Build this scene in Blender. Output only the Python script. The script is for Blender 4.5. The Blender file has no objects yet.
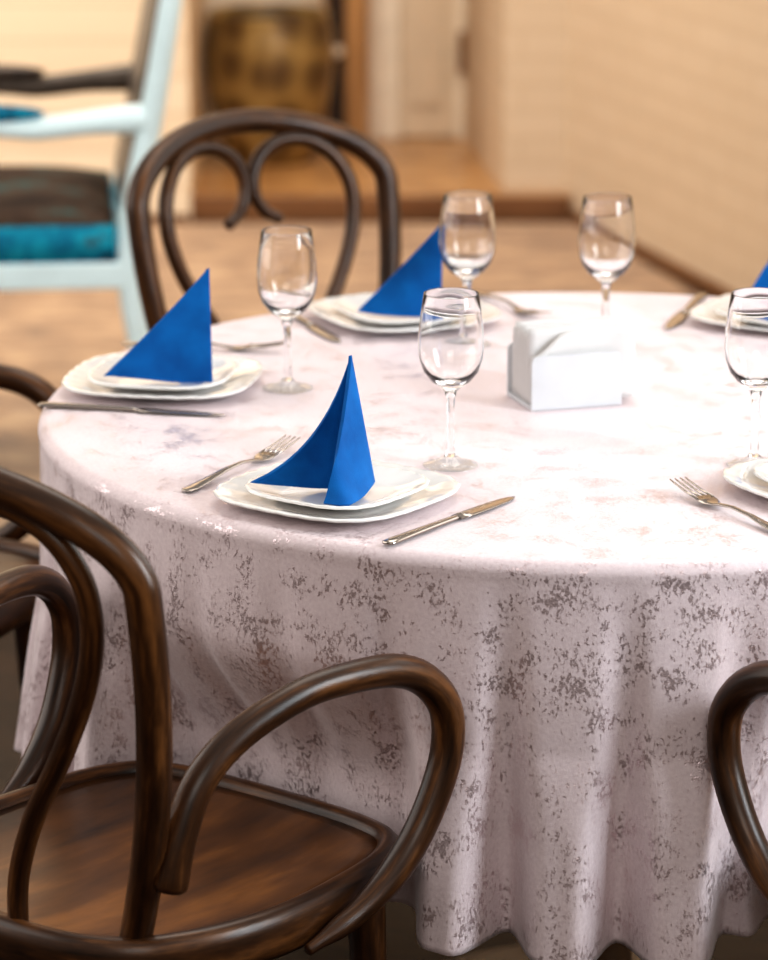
import bpy, bmesh, math, random
from mathutils import Vector, Matrix
PI = math.pi
R = math.radians
sc = bpy.context.scene
col = sc.collection
random.seed(7)

# ---------------------------------------------------------------- helpers
def link(o, parent=None):
    col.objects.link(o)
    if parent is not None:
        o.parent = parent
    return o

def tag(o, label=None, cat=None, group=None, kind=None):
    if label: o['label'] = label
    if cat: o['category'] = cat
    if group: o['group'] = group
    if kind: o['kind'] = kind
    return o

def thing(name, label, cat, loc=(0, 0, 0), rz=0.0, group=None):
    o = bpy.data.objects.new(name, None)
    o.empty_display_size = 0.05
    link(o)
    o.location = loc
    o.rotation_euler = (0, 0, rz)
    return tag(o, label, cat, group)

def obj(name, bm, mat, parent=None, smooth=True, recalc=True):
    if recalc:
        bmesh.ops.recalc_face_normals(bm, faces=bm.faces[:])
    me = bpy.data.meshes.new(name)
    bm.to_mesh(me)
    bm.free()
    for p in me.polygons:
        p.use_smooth = smooth
    if mat: me.materials.append(mat)
    return link(bpy.data.objects.new(name, me), parent)

def dup(root, label, loc, rz, group=None):
    r = root.copy(); col.objects.link(r)
    r.location = loc; r.rotation_euler = (0, 0, rz); r['label'] = label
    if group: r['group'] = group
    for ch in list(root.children):
        c = ch.copy(); col.objects.link(c); c.parent = r
        for g in list(ch.children):
            d = g.copy(); col.objects.link(d); d.parent = c
    return r

def box(bm, x0, x1, y0, y1, z0, z1, bev=0.0):
    res = bmesh.ops.create_cube(bm, size=1.0)
    vs = res['verts']
    for v in vs:
        v.co = Vector(((x0 + x1) / 2 + v.co.x * (x1 - x0), (y0 + y1) / 2 + v.co.y * (y1 - y0), (z0 + z1) / 2 + v.co.z * (z1 - z0)))
    if bev > 0:
        es = {e for v in vs for e in v.link_edges}
        bmesh.ops.bevel(bm, geom=list(es), offset=bev, segments=3, affect='EDGES', profile=0.5)
    return vs

def catmull(pts, n, closed=False):
    P = [Vector(p) for p in pts]
    m = len(P)
    out = []
    segs = m if closed else m - 1
    for i in range(segs):
        if closed:
            p0, p1, p2, p3 = P[(i - 1) % m], P[i], P[(i + 1) % m], P[(i + 2) % m]
        else:
            p1, p2 = P[i], P[i + 1]
            p0 = P[i - 1] if i > 0 else p1 * 2 - p2
            p3 = P[i + 2] if i + 2 < m else p2 * 2 - p1
        for k in range(n):
            t = k / n
            t2, t3 = t * t, t * t * t
            out.append(0.5 * ((2 * p1) + (p2 - p0) * t + (2 * p0 - 5 * p1 + 4 * p2 - p3) * t2 + (3 * p1 - p0 - 3 * p2 + p3) * t3))
    if not closed:
        out.append(P[-1].copy())
    return out

def sweep(bm, pts, rad, n=16, closed=False, sub=6, flat=1.0):
    """A round tube along a smooth curve; rad = number or list of (t, r). UV: u around, v = length in metres."""
    C = catmull(pts, sub, closed) if sub > 1 else [Vector(p) for p in pts]
    L = [0.0]
    for a, b in zip(C, C[1:]): L.append(L[-1] + (b - a).length)
    tot = L[-1]
    def rr(t):
        if isinstance(rad, (int, float)): return rad
        for (t0, r0), (t1, r1) in zip(rad, rad[1:]):
            if t <= t1:
                q = (t - t0) / max(1e-9, t1 - t0)
                q = q * q * (3 - 2 * q)
                return r0 + (r1 - r0) * q
        return rad[-1][1]
    uvl = bm.loops.layers.uv.verify()
    m = len(C)
    rings = []
    tang = []
    for i in range(m):
        if closed: t = C[(i + 1) % m] - C[(i - 1) % m]
        else: t = C[min(i + 1, m - 1)] - C[max(i - 1, 0)]
        tang.append(t.normalized())
    nrm = tang[0].orthogonal().normalized()
    for i in range(m):
        t = tang[i]
        nrm = (nrm - t * nrm.dot(t)).normalized()
        bn = t.cross(nrm)
        r = rr(L[i] / tot)
        rings.append([bm.verts.new(C[i] + (nrm * math.cos(2 * PI * k / n) + bn * math.sin(2 * PI * k / n) * flat) * r) for k in range(n)])
    rng = m if closed else m - 1
    for i in range(rng):
        a, b = rings[i], rings[(i + 1) % m]
        for k in range(n):
            f = bm.faces.new((a[k], a[(k + 1) % n], b[(k + 1) % n], b[k]))
            vs = [(k / n, L[i]), ((k + 1) / n, L[i]), ((k + 1) / n, L[min(i + 1, m - 1)]), (k / n, L[min(i + 1, m - 1)])]
            for lp, (u, v) in zip(f.loops, vs): lp[uvl].uv = (u, v)
    if not closed:
        for ring, t, s in ((rings[0], tang[0], -1), (rings[-1], tang[-1], 1)):
            r = (ring[0].co - ring[n // 2].co).length / 2
            prev = ring
            c0 = sum((v.co for v in ring), Vector()) / n
            for q in (0.35, 0.7):
                nr = [bm.verts.new(c0 + (v.co - c0) * math.sqrt(1 - q * q) + t * s * r * q * 0.55) for v in ring]
                for k in range(n):
                    bm.faces.new((prev[k], prev[(k + 1) % n], nr[(k + 1) % n], nr[k]))
                prev = nr
            bm.faces.new(prev)
    return rings

def lathe(bm, prof, n=48, cx=0, cy=0, close_profile=False):
    rings = []
    for r, z in prof:
        if r < 1e-6:
            rings.append([bm.verts.new((cx, cy, z))])
        else:
            rings.append([bm.verts.new((cx + r * math.cos(2 * PI * k / n), cy + r * math.sin(2 * PI * k / n), z)) for k in range(n)])
    for a, b in zip(rings, rings[1:]):
        for k in range(n):
            k2 = (k + 1) % n
            if len(a) == 1 and len(b) == 1: continue
            if len(a) == 1: bm.faces.new((a[0], b[k], b[k2]))
            elif len(b) == 1: bm.faces.new((a[k], a[k2], b[0]))
            else: bm.faces.new((a[k], a[k2], b[k2], b[k]))
    return rings

def prism(bm, poly, z0, z1):
    lo = [bm.verts.new((x, y, z0)) for x, y in poly]
    hi = [bm.verts.new((x, y, z1)) for x, y in poly]
    n = len(poly)
    bm.faces.new(lo[::-1]); bm.faces.new(hi)
    for i in range(n):
        bm.faces.new((lo[i], lo[(i + 1) % n], hi[(i + 1) % n], hi[i]))

def sstep(a, b, x):
    t = max(0.0, min(1.0, (x - a) / (b - a)))
    return t * t * (3 - 2 * t)

# ---------------------------------------------------------------- materials
def newmat(name):
    m = bpy.data.materials.new(name)
    m.use_nodes = True
    nt = m.node_tree
    b = nt.nodes['Principled BSDF']
    return m, nt, b

def N(nt, t, **kw):
    n = nt.nodes.new(t)
    for k, v in kw.items():
        if k.startswith('i_'):
            n.inputs[k[2:].replace('_', ' ')].default_value = v
        else:
            setattr(n, k, v)
    return n

def ramp(nt, stops, interp='LINEAR'):
    r = nt.nodes.new('ShaderNodeValToRGB')
    r.color_ramp.interpolation = interp
    e = r.color_ramp.elements
    while len(e) < len(stops): e.new(0.5)
    for q, (p, c) in zip(e, stops):
        q.position = p
        q.color = (*c, 1) if len(c) == 3 else c
    return r

def coords(nt, kind='Object', scale=(1, 1, 1), rot=(0, 0, 0)):
    tc = nt.nodes.new('ShaderNodeTexCoord')
    mp = nt.nodes.new('ShaderNodeMapping')
    mp.inputs['Scale'].default_value = scale
    mp.inputs['Rotation'].default_value = rot
    nt.links.new(tc.outputs[kind], mp.inputs['Vector'])
    return mp

def simple(name, c, rough=0.5, metal=0.0, **kw):
    m, nt, b = newmat(name)
    b.inputs['Base Color'].default_value = (*c, 1)
    b.inputs['Roughness'].default_value = rough
    b.inputs['Metallic'].default_value = metal
    for k, v in kw.items():
        b.inputs[k.replace('_', ' ')].default_value = v
    # faint procedural variation so that no surface is perfectly even
    mp = coords(nt, 'Object')
    nz = N(nt, 'ShaderNodeTexNoise'); nz.inputs['Scale'].default_value = 14; nz.inputs['Detail'].default_value = 3
    nt.links.new(mp.outputs[0], nz.inputs['Vector'])
    rp = ramp(nt, [(0.3, tuple(x * 0.93 for x in c)), (0.7, tuple(min(1, x * 1.04) for x in c))])
    nt.links.new(nz.outputs[0], rp.inputs[0])
    nt.links.new(rp.outputs[0], b.inputs['Base Color'])
    return m

def wood(name, dark, mid, light, kind='UV', scale=(5, 2.2, 1), rough=0.3, coat=0.35, nscale=6.0, bump=0.05):
    m, nt, b = newmat(name)
    mp = coords(nt, kind, scale)
    n1 = N(nt, 'ShaderNodeTexNoise'); n1.inputs['Scale'].default_value = nscale; n1.inputs['Detail'].default_value = 6; n1.inputs['Roughness'].default_value = 0.6
    n2 = N(nt, 'ShaderNodeTexNoise'); n2.inputs['Scale'].default_value = nscale * 0.28; n2.inputs['Detail'].default_value = 3
    nt.links.new(mp.outputs[0], n1.inputs['Vector'])
    nt.links.new(mp.outputs[0], n2.inputs['Vector'])
    mx = N(nt, 'ShaderNodeMath', operation='ADD')
    mu = N(nt, 'ShaderNodeMath', operation='MULTIPLY'); mu.inputs[1].default_value = 0.5
    nt.links.new(n1.outputs[0], mx.inputs[0]); nt.links.new(n2.outputs[0], mx.inputs[1]); nt.links.new(mx.outputs[0], mu.inputs[0])
    rp = ramp(nt, [(0.36, dark), (0.5, mid), (0.66, light)])
    nt.links.new(mu.outputs[0], rp.inputs[0])
    nt.links.new(rp.outputs[0], b.inputs['Base Color'])
    b.inputs['Roughness'].default_value = rough
    b.inputs['Coat Weight'].default_value = coat
    b.inputs['Coat Roughness'].default_value = 0.18
    b.inputs['Specular IOR Level'].default_value = 0.38
    bp = N(nt, 'ShaderNodeBump'); bp.inputs['Strength'].default_value = bump; bp.inputs['Distance'].default_value = 0.002
    nt.links.new(n1.outputs[0], bp.inputs['Height']); nt.links.new(bp.outputs[0], b.inputs['Normal'])
    return m

M = {}
M['bent'] = wood('bentwood_stain', (0.009, 0.0033, 0.0013), (0.052, 0.0195, 0.006), (0.20, 0.082, 0.025), 'UV', (4.0, 5.0, 1), 0.33, 0.06, 2.6)
M['seat'] = wood('seat_veneer', (0.016, 0.006, 0.002), (0.115, 0.042, 0.010), (0.34, 0.135, 0.030), 'Object', (9, 2.2, 3), 0.36, 0.06, 1.7)
M['honey'] = wood('honey_wood', (0.30, 0.15, 0.055), (0.46, 0.25, 0.10), (0.58, 0.34, 0.15), 'Object', (14, 14, 1.5), 0.35, 0.3, 2.0)
M['darkwood'] = wood('dark_wood', (0.02, 0.012, 0.008), (0.045, 0.024, 0.014), (0.08, 0.045, 0.027), 'Object', (14, 14, 1.5), 0.4, 0.1, 2.0)
M['greywood'] = wood('grey_brown_wood', (0.05, 0.034, 0.024), (0.095, 0.068, 0.05), (0.15, 0.115, 0.09), 'Object', (12, 12, 3), 0.45, 0.1, 2.0)
M['tablewood'] = wood('table_wood', (0.05, 0.025, 0.012), (0.1, 0.05, 0.02), (0.16, 0.085, 0.04), 'Object', (3, 12, 3), 0.4, 0.1, 2.0)
M['chrome'] = simple('cutlery_steel', (0.42, 0.37, 0.33), 0.17, 1.0)
M['china'] = simple('white_china', (0.86, 0.84, 0.82), 0.09, 0.0, Coat_Weight=0.5)
M['plastic'] = simple('white_plastic', (0.66, 0.675, 0.70), 0.35)
M['paper'] = simple('paper_napkin', (0.72, 0.70, 0.69), 0.9)
M['bluepaint'] = simple('pale_blue_white_paint', (0.76, 0.92, 0.94), 0.4)
M['doorpaint'] = simple('cream_door_paint', (0.70, 0.58, 0.44), 0.45)
M['trimpaint'] = simple('cream_trim_paint', (0.84, 0.75, 0.62), 0.45)
M['brass'] = simple('bronze_handle', (0.25, 0.12, 0.05), 0.35, 0.7)

def glass_mat():
    m, nt, b = newmat('clear_glass')
    b.inputs['Base Color'].default_value = (1, 1, 1, 1)
    b.inputs['Roughness'].default_value = 0.0
    b.inputs['IOR'].default_value = 1.48
    b.inputs['Transmission Weight'].default_value = 1.0
    return m
M['glass'] = glass_mat()
def thin_glass():
    m, nt, b = newmat('thin_glass')
    nt.nodes.remove(b)
    out = nt.nodes['Material Output']
    tr = nt.nodes.new('ShaderNodeBsdfTransparent'); tr.inputs[0].default_value = (0.97, 0.985, 0.985, 1)
    gl = nt.nodes.new('ShaderNodeBsdfGlossy'); gl.inputs['Roughness'].default_value = 0.03
    lw = nt.nodes.new('ShaderNodeLayerWeight'); lw.inputs['Blend'].default_value = 0.5
    pw = N(nt, 'ShaderNodeMath', operation='POWER'); pw.inputs[1].default_value = 4.0
    fr = N(nt, 'ShaderNodeMath', operation='MULTIPLY_ADD'); fr.inputs[1].default_value = 0.75; fr.inputs[2].default_value = 0.045
    nt.links.new(lw.outputs['Facing'], pw.inputs[0]); nt.links.new(pw.outputs[0], fr.inputs[0])
    mx = nt.nodes.new('ShaderNodeMixShader')
    nt.links.new(fr.outputs[0], mx.inputs[0]); nt.links.new(tr.outputs[0], mx.inputs[1]); nt.links.new(gl.outputs[0], mx.inputs[2])
    nt.links.new(mx.outputs[0], out.inputs['Surface'])
    return m
M['thinglass'] = thin_glass()

def blue_cloth():
    m, nt, b = newmat('royal_blue_cloth')
    mp = coords(nt, 'Object')
    nz = N(nt, 'ShaderNodeTexNoise'); nz.inputs['Scale'].default_value = 30; nz.inputs['Detail'].default_value = 4
    nt.links.new(mp.outputs[0], nz.inputs['Vector'])
    rp = ramp(nt, [(0.3, (0.0005, 0.085, 0.31)), (0.7, (0.001, 0.135, 0.44))])
    nt.links.new(nz.outputs[0], rp.inputs[0]); nt.links.new(rp.outputs[0], b.inputs['Base Color'])
    b.inputs['Roughness'].default_value = 0.75
    b.inputs['Specular IOR Level'].default_value = 0.2
    b.inputs['Sheen Weight'].default_value = 0.12
    b.inputs['Sheen Roughness'].default_value = 0.4
    b.inputs['Sheen Tint'].default_value = (0.3, 0.6, 1, 1)
    w = N(nt, 'ShaderNodeTexNoise'); w.inputs['Scale'].default_value = 900; w.inputs['Detail'].default_value = 1
    nt.links.new(mp.outputs[0], w.inputs['Vector'])
    bp = N(nt, 'ShaderNodeBump'); bp.inputs['Strength'].default_value = 0.35; bp.inputs['Distance'].default_value = 0.0008
    nt.links.new(w.outputs[0], bp.inputs['Height']); nt.links.new(bp.outputs[0], b.inputs['Normal'])
    return m
M['blue'] = blue_cloth()

def damask():
    """Pinkish white cloth with flakes of silvery mauve foil woven into it."""
    m, nt, b = newmat('foil_damask')
    mp = coords(nt, 'Object', (1, 1, 1))
    mps = coords(nt, 'Object', (1, 1, 0.6))
    fine = N(nt, 'ShaderNodeTexNoise'); fine.inputs['Scale'].default_value = 310; fine.inputs['Detail'].default_value = 5; fine.inputs['Roughness'].default_value = 0.62; fine.inputs['Distortion'].default_value = 0.5
    big = N(nt, 'ShaderNodeTexNoise'); big.inputs['Scale'].default_value = 30; big.inputs['Detail'].default_value = 3
    nt.links.new(mps.outputs[0], fine.inputs['Vector']); nt.links.new(mp.outputs[0], big.inputs['Vector'])
    mu = N(nt, 'ShaderNodeMath', operation='MULTIPLY_ADD'); mu.inputs[1].default_value = 0.62
    nt.links.new(big.outputs[0], mu.inputs[0]); nt.links.new(fine.outputs[0], mu.inputs[2])
    mask = ramp(nt, [(0.862, (0, 0, 0)), (0.915, (1, 1, 1))])
    nt.links.new(mu.outputs[0], mask.inputs[0])
    base = N(nt, 'ShaderNodeTexNoise'); base.inputs['Scale'].default_value = 260; base.inputs['Detail'].default_value = 2
    nt.links.new(mp.outputs[0], base.inputs['Vector'])
    brp = ramp(nt, [(0.3, (0.73, 0.61, 0.63)), (0.7, (0.81, 0.69, 0.705))])
    nt.links.new(base.outputs[0], brp.inputs[0])
    mix = N(nt, 'ShaderNodeMix', data_type='RGBA')
    nt.links.new(mask.outputs[0], mix.inputs['Factor'])
    nt.links.new(brp.outputs[0], mix.inputs['A'])
    mix.inputs['B'].default_value = (0.74, 0.61, 0.63, 1)
    nt.links.new(mix.outputs['Result'], b.inputs['Base Color'])
    met = N(nt, 'ShaderNodeMath', operation='MULTIPLY'); met.inputs[1].default_value = 0.68
    nt.links.new(mask.outputs[0], met.inputs[0]); nt.links.new(met.outputs[0], b.inputs['Metallic'])
    rr = N(nt, 'ShaderNodeMapRange'); rr.inputs['To Min'].default_value = 0.62; rr.inputs['To Max'].default_value = 0.33
    nt.links.new(mask.outputs[0], rr.inputs['Value']); nt.links.new(rr.outputs[0], b.inputs['Roughness'])
    b.inputs['Sheen Weight'].default_value = 0.3
    b.inputs['Sheen Roughness'].default_value = 0.4
    bp = N(nt, 'ShaderNodeBump'); bp.inputs['Strength'].default_value = 0.32; bp.inputs['Distance'].default_value = 0.0006
    add = N(nt, 'ShaderNodeMath', operation='ADD')
    nt.links.new(fine.outputs[0], add.inputs[0]); nt.links.new(base.outputs[0], add.inputs[1])
    nt.links.new(add.outputs[0], bp.inputs['Height'])
    cr = N(nt, 'ShaderNodeTexNoise'); cr.inputs['Scale'].default_value = 420; cr.inputs['Detail'].default_value = 2
    nt.links.new(mp.outputs[0], cr.inputs['Vector'])
    b2 = N(nt, 'ShaderNodeBump'); b2.inputs['Distance'].default_value = 0.0006
    nt.links.new(mask.outputs[0], b2.inputs['Strength'])
    nt.links.new(cr.outputs[0], b2.inputs['Height']); nt.links.new(bp.outputs[0], b2.inputs['Normal'])
    nt.links.new(b2.outputs[0], b.inputs['Normal'])
    return m
M['damask'] = damask()

def floor_mat():
    m, nt, b = newmat('parquet_floor')
    mp = coords(nt, 'Object', (1, 1, 1), (0, 0, R(38)))
    br = N(nt, 'ShaderNodeTexBrick')
    br.inputs['Scale'].default_value = 1.0
    br.inputs['Brick Width'].default_value = 0.62; br.inputs['Row Height'].default_value = 0.085
    br.inputs['Mortar Size'].default_value = 0.002
    br.inputs['Color1'].default_value = (0.020, 0.0085, 0.0042, 1); br.inputs['Color2'].default_value = (0.038, 0.017, 0.0085, 1)
    br.inputs['Mortar'].default_value = (0.012, 0.006, 0.004, 1)
    nt.links.new(mp.outputs[0], br.inputs['Vector'])
    mg = coords(nt, 'Object', (3, 40, 1), (0, 0, R(38)))
    nz = N(nt, 'ShaderNodeTexNoise'); nz.inputs['Scale'].default_value = 1.6; nz.inputs['Detail'].default_value = 5
    nt.links.new(mg.outputs[0], nz.inputs['Vector'])
    rp = ramp(nt, [(0.25, (0.55, 0.55, 0.55)), (0.75, (1.25, 1.25, 1.25))])
    nt.links.new(nz.outputs[0], rp.inputs[0])
    mx = N(nt, 'ShaderNodeMix', data_type='RGBA', blend_type='MULTIPLY'); mx.inputs['Factor'].default_value = 1
    nt.links.new(br.outputs[0], mx.inputs['A']); nt.links.new(rp.outputs[0], mx.inputs['B'])
    nt.links.new(mx.outputs['Result'], b.inputs['Base Color'])
    b.inputs['Roughness'].default_value = 0.42
    b.inputs['Specular IOR Level'].default_value = 0.12
    bp = N(nt, 'ShaderNodeBump'); bp.inputs['Strength'].default_value = 0.3; bp.inputs['Distance'].default_value = 0.003
    nz2 = N(nt, 'ShaderNodeTexNoise'); nz2.inputs['Scale'].default_value = 9; nz2.inputs['Detail'].default_value = 3
    mo = coords(nt, 'Object'); nt.links.new(mo.outputs[0], nz2.inputs['Vector'])
    nt.links.new(nz2.outputs[0], bp.inputs['Height']); nt.links.new(bp.outputs[0], b.inputs['Normal'])
    return m
M['floor'] = floor_mat()

def brick_wall(name, c1, c2, mortar, w=0.24, h=0.07, bump=0.2, ms=0.008):
    """Painted masonry in the object's own X (along) and Z (up)."""
    m, nt, b = newmat(name)
    tc = nt.nodes.new('ShaderNodeTexCoord')
    sx = nt.nodes.new('ShaderNodeSeparateXYZ'); cx = nt.nodes.new('ShaderNodeCombineXYZ')
    nt.links.new(tc.outputs['Object'], sx.inputs[0])
    nt.links.new(sx.outputs['X'], cx.inputs['X']); nt.links.new(sx.outputs['Z'], cx.inputs['Y'])
    br = N(nt, 'ShaderNodeTexBrick'); br.inputs['Scale'].default_value = 1.0
    br.inputs['Brick Width'].default_value = w; br.inputs['Row Height'].default_value = h; br.inputs['Mortar Size'].default_value = ms
    br.inputs['Mortar Smooth'].default_value = 0.4
    br.inputs['Color1'].default_value = (*c1, 1); br.inputs['Color2'].default_value = (*c2, 1); br.inputs['Mortar'].default_value = (*mortar, 1)
    nt.links.new(cx.outputs[0], br.inputs['Vector'])
    nt.links.new(br.outputs[0], b.inputs['Base Color'])
    b.inputs['Roughness'].default_value = 0.6
    nz = N(nt, 'ShaderNodeTexNoise'); nz.inputs['Scale'].default_value = 22; nz.inputs['Detail'].default_value = 4
    nt.links.new(tc.outputs['Object'], nz.inputs['Vector'])
    ma = N(nt, 'ShaderNodeMath', operation='MULTIPLY_ADD'); ma.inputs[1].default_value = -1.0
    nt.links.new(br.outputs['Fac'], ma.inputs[0]); nt.links.new(nz.outputs[0], ma.inputs[2])
    bp = N(nt, 'ShaderNodeBump'); bp.inputs['Strength'].default_value = bump; bp.inputs['Distance'].default_value = 0.006
    nt.links.new(ma.outputs[0], bp.inputs['Height']); nt.links.new(bp.outputs[0], b.inputs['Normal'])
    return m
M['brick'] = brick_wall('cream_painted_brick', (0.63, 0.50, 0.365), (0.61, 0.48, 0.345), (0.575, 0.445, 0.315))
M['boards'] = brick_wall('cream_painted_boards', (0.82, 0.69, 0.52), (0.76, 0.61, 0.44), (0.62, 0.47, 0.32), w=2.4, h=0.095, bump=0.35, ms=0.004)

def pot_mat():
    m, nt, b = newmat('mottled_glaze')
    mp = coords(nt, 'Object')
    nz = N(nt, 'ShaderNodeTexNoise'); nz.inputs['Scale'].default_value = 4; nz.inputs['Detail'].default_value = 2
    nt.links.new(mp.outputs[0], nz.inputs['Vector'])
    ad = N(nt, 'ShaderNodeVectorMath', operation='MULTIPLY_ADD'); ad.inputs[1].default_value = (0.06, 0.06, 0.06)
    nt.links.new(nz.outputs['Color'], ad.inputs[0]); nt.links.new(mp.outputs[0], ad.inputs[2])
    sx = nt.nodes.new('ShaderNodeSeparateXYZ'); cx = nt.nodes.new('ShaderNodeCombineXYZ')
    nt.links.new(ad.outputs[0], sx.inputs[0])
    at = N(nt, 'ShaderNodeMath', operation='ARCTAN2'); nt.links.new(sx.outputs['X'], at.inputs[0]); nt.links.new(sx.outputs['Y'], at.inputs[1])
    ml = N(nt, 'ShaderNodeMath', operation='MULTIPLY'); ml.inputs[1].default_value = 0.17; nt.links.new(at.outputs[0], ml.inputs[0])
    nt.links.new(ml.outputs[0], cx.inputs['X']); nt.links.new(sx.outputs['Z'], cx.inputs['Y'])
    v = N(nt, 'ShaderNodeTexVoronoi', feature='F1', voronoi_dimensions='2D'); v.inputs['Scale'].default_value = 8.0; v.inputs['Randomness'].default_value = 0.75
    nt.links.new(cx.outputs[0], v.inputs['Vector'])
    rp = ramp(nt, [(0.18, (0.10, 0.055, 0.018)), (0.50, (0.27, 0.17, 0.055)), (0.75, (0.38, 0.26, 0.095))])
    nt.links.new(v.outputs['Distance'], rp.inputs[0]); nt.links.new(rp.outputs[0], b.inputs['Base Color'])
    b.inputs['Roughness'].default_value = 0.35
    return m
M['pot'] = pot_mat()

def velvet(name, stops, sc_=9):
    m, nt, b = newmat(name)
    mp = coords(nt, 'Object')
    nz = N(nt, 'ShaderNodeTexNoise'); nz.inputs['Scale'].default_value = sc_; nz.inputs['Detail'].default_value = 5; nz.inputs['Roughness'].default_value = 0.65
    nt.links.new(mp.outputs[0], nz.inputs['Vector'])
    rp = ramp(nt, stops); nt.links.new(nz.outputs[0], rp.inputs[0]); nt.links.new(rp.outputs[0], b.inputs['Base Color'])
    b.inputs['Roughness'].default_value = 0.85; b.inputs['Specular IOR Level'].default_value = 0.2
    return m
M['velvet'] = velvet('brown_velvet', [(0.3, (0.02, 0.013, 0.010)), (0.55, (0.075, 0.045, 0.03)), (0.72, (0.02, 0.14, 0.14))])
M['teal'] = velvet('teal_velvet', [(0.32, (0.012, 0.02, 0.03)), (0.46, (0.005, 0.16, 0.27)), (0.60, (0.01, 0.33, 0.46)), (0.72, (0.06, 0.05, 0.045))], 16)

# ---------------------------------------------------------------- camera
cam = bpy.data.cameras.new('camera')
cam.sensor_fit = 'VERTICAL'; cam.sensor_height = 36.0; cam.sensor_width = 28.8
cam.lens = 125.25
cam.clip_start = 0.05; cam.clip_end = 60
cam.dof.use_dof = True
cam.dof.focus_distance = 3.17
cam.dof.aperture_fstop = 5.0
camo = link(bpy.data.objects.new('camera', cam))
camo.location = (0, 0, 1.627)
camo.rotation_euler = (R(90 - 15.092), 0, 0)
sc.camera = camo

# ---------------------------------------------------------------- the setting
def structure(o): o['kind'] = 'structure'; return o

bm = bmesh.new(); box(bm, -3.6, 3.4, -0.6, 10.0, -0.1, 0.0)
structure(obj('floor', bm, M['floor'], smooth=False))

def carpet_mat():
    m, nt, b = newmat('mottled_carpet')
    mp = coords(nt, 'Object', (1.0, 2.2, 1))
    n1 = N(nt, 'ShaderNodeTexNoise'); n1.inputs['Scale'].default_value = 6; n1.inputs['Detail'].default_value = 5; n1.inputs['Roughness'].default_value = 0.65
    nt.links.new(mp.outputs[0], n1.inputs['Vector'])
    rp = ramp(nt, [(0.33, (0.15, 0.075, 0.030)), (0.5, (0.32, 0.18, 0.085)), (0.66, (0.52, 0.34, 0.19))])
    nt.links.new(n1.outputs[0], rp.inputs[0]); nt.links.new(rp.outputs[0], b.inputs['Base Color'])
    b.inputs['Roughness'].default_value = 0.7; b.inputs['Sheen Weight'].default_value = 0.3
    return m
M['carpet'] = carpet_mat()
bm = bmesh.new(); prism(bm, [(-3.5, 5.57), (1.30, 5.57), (0.50, 8.60), (-3.5, 8.60)], 0.0, 0.0035)
tag(obj('carpet', bm, M['carpet'], smooth=False), 'mottled tan carpet covering the floor behind the table up to the step', 'carpet')

# raised step at the back, with its dark riser board
bm = bmesh.new(); box(bm, -0.507, 0.52, 8.655, 9.62, 0.0, 0.066)
structure(obj('floor_platform', bm, M['honey'], smooth=False))
bm = bmesh.new(); box(bm, -0.507, 0.487, 8.63, 8.655, 0.0, 0.069, 0.004)
M['riser'] = wood('riser_wood', (0.10, 0.04, 0.015), (0.17, 0.075, 0.03), (0.24, 0.115, 0.05), 'Object', (2, 12, 12), 0.35, 0.2, 2.0)
structure(obj('trim_1', bm, M['riser'], smooth=False))

# left wall (front face in the plane of the riser), with a thin dark skirting line
bm = bmesh.new(); box(bm, -3.6, -0.507, 8.63, 9.75, 0.0, 3.0)
structure(obj('wall_left', bm, M['boards'], smooth=False))
bm = bmesh.new(); box(bm, -3.6, -0.512, 8.61, 8.63, 0.0, 0.022)
structure(obj('baseboard_left', bm, M['riser'], smooth=False))
# back wall behind the pot, the cabinet and the door
bm = bmesh.new(); box(bm, -0.507, 0.9, 9.62, 9.75, 0.0, 3.0)
structure(obj('wall_back', bm, M['trimpaint'], smooth=False))
# brick pier beside the door, standing on the step
bm = bmesh.new(); prism(bm, [(0.315, 8.70), (0.52, 8.70), (0.60, 9.62), (0.225, 9.62)], 0.066, 3.0)
structure(obj('wall_pier', bm, M['brick'], smooth=False))
# right wall coming towards the camera
a = math.atan2(-0.9577, 0.2877)
bm = bmesh.new(); box(bm, -0.06, 8.6, 0.0, 0.14, 0.0, 3.0)
w = structure(obj('wall_right', bm, M['brick'], smooth=False)); w.location = (0.49, 8.66, 0); w.rotation_euler = (0, 0, a)
bm = bmesh.new(); box(bm, 0.035, 8.6, -0.014, 0.0, 0.0, 0.035, 0.004)
w = structure(obj('baseboard_right', bm, M['riser'], smooth=False)); w.location = (0.49, 8.66, 0); w.rotation_euler = (0, 0, a)
# the door in the back wall: leaf, frame and handle
bm = bmesh.new(); box(bm, 0.045, 0.205, 9.585, 9.605, 0.07, 2.05, 0.003)
for z0, z1 in ((0.16, 0.80), (0.92, 1.9)): box(bm, 0.075, 0.175, 9.577, 9.587, z0, z1, 0.004)
d = structure(obj('door_1', bm, M['doorpaint'], smooth=False))
bm = bmesh.new()
box(bm, -0.045, 0.045, 9.56, 9.62, 0.066, 2.12, 0.006); box(bm, 0.205, 0.235, 9.56, 9.62, 0.066, 2.12, 0.006); box(bm, -0.045, 0.235, 9.56, 9.62, 2.05, 2.12, 0.006)
obj('door_frame', bm, M['trimpaint'], d, smooth=False)
bm = bmesh.new(); box(bm, 0.212, 0.232, 9.535, 9.562, 0.26, 0.38, 0.006)
obj('door_handle', bm, M['brass'], d)

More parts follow.
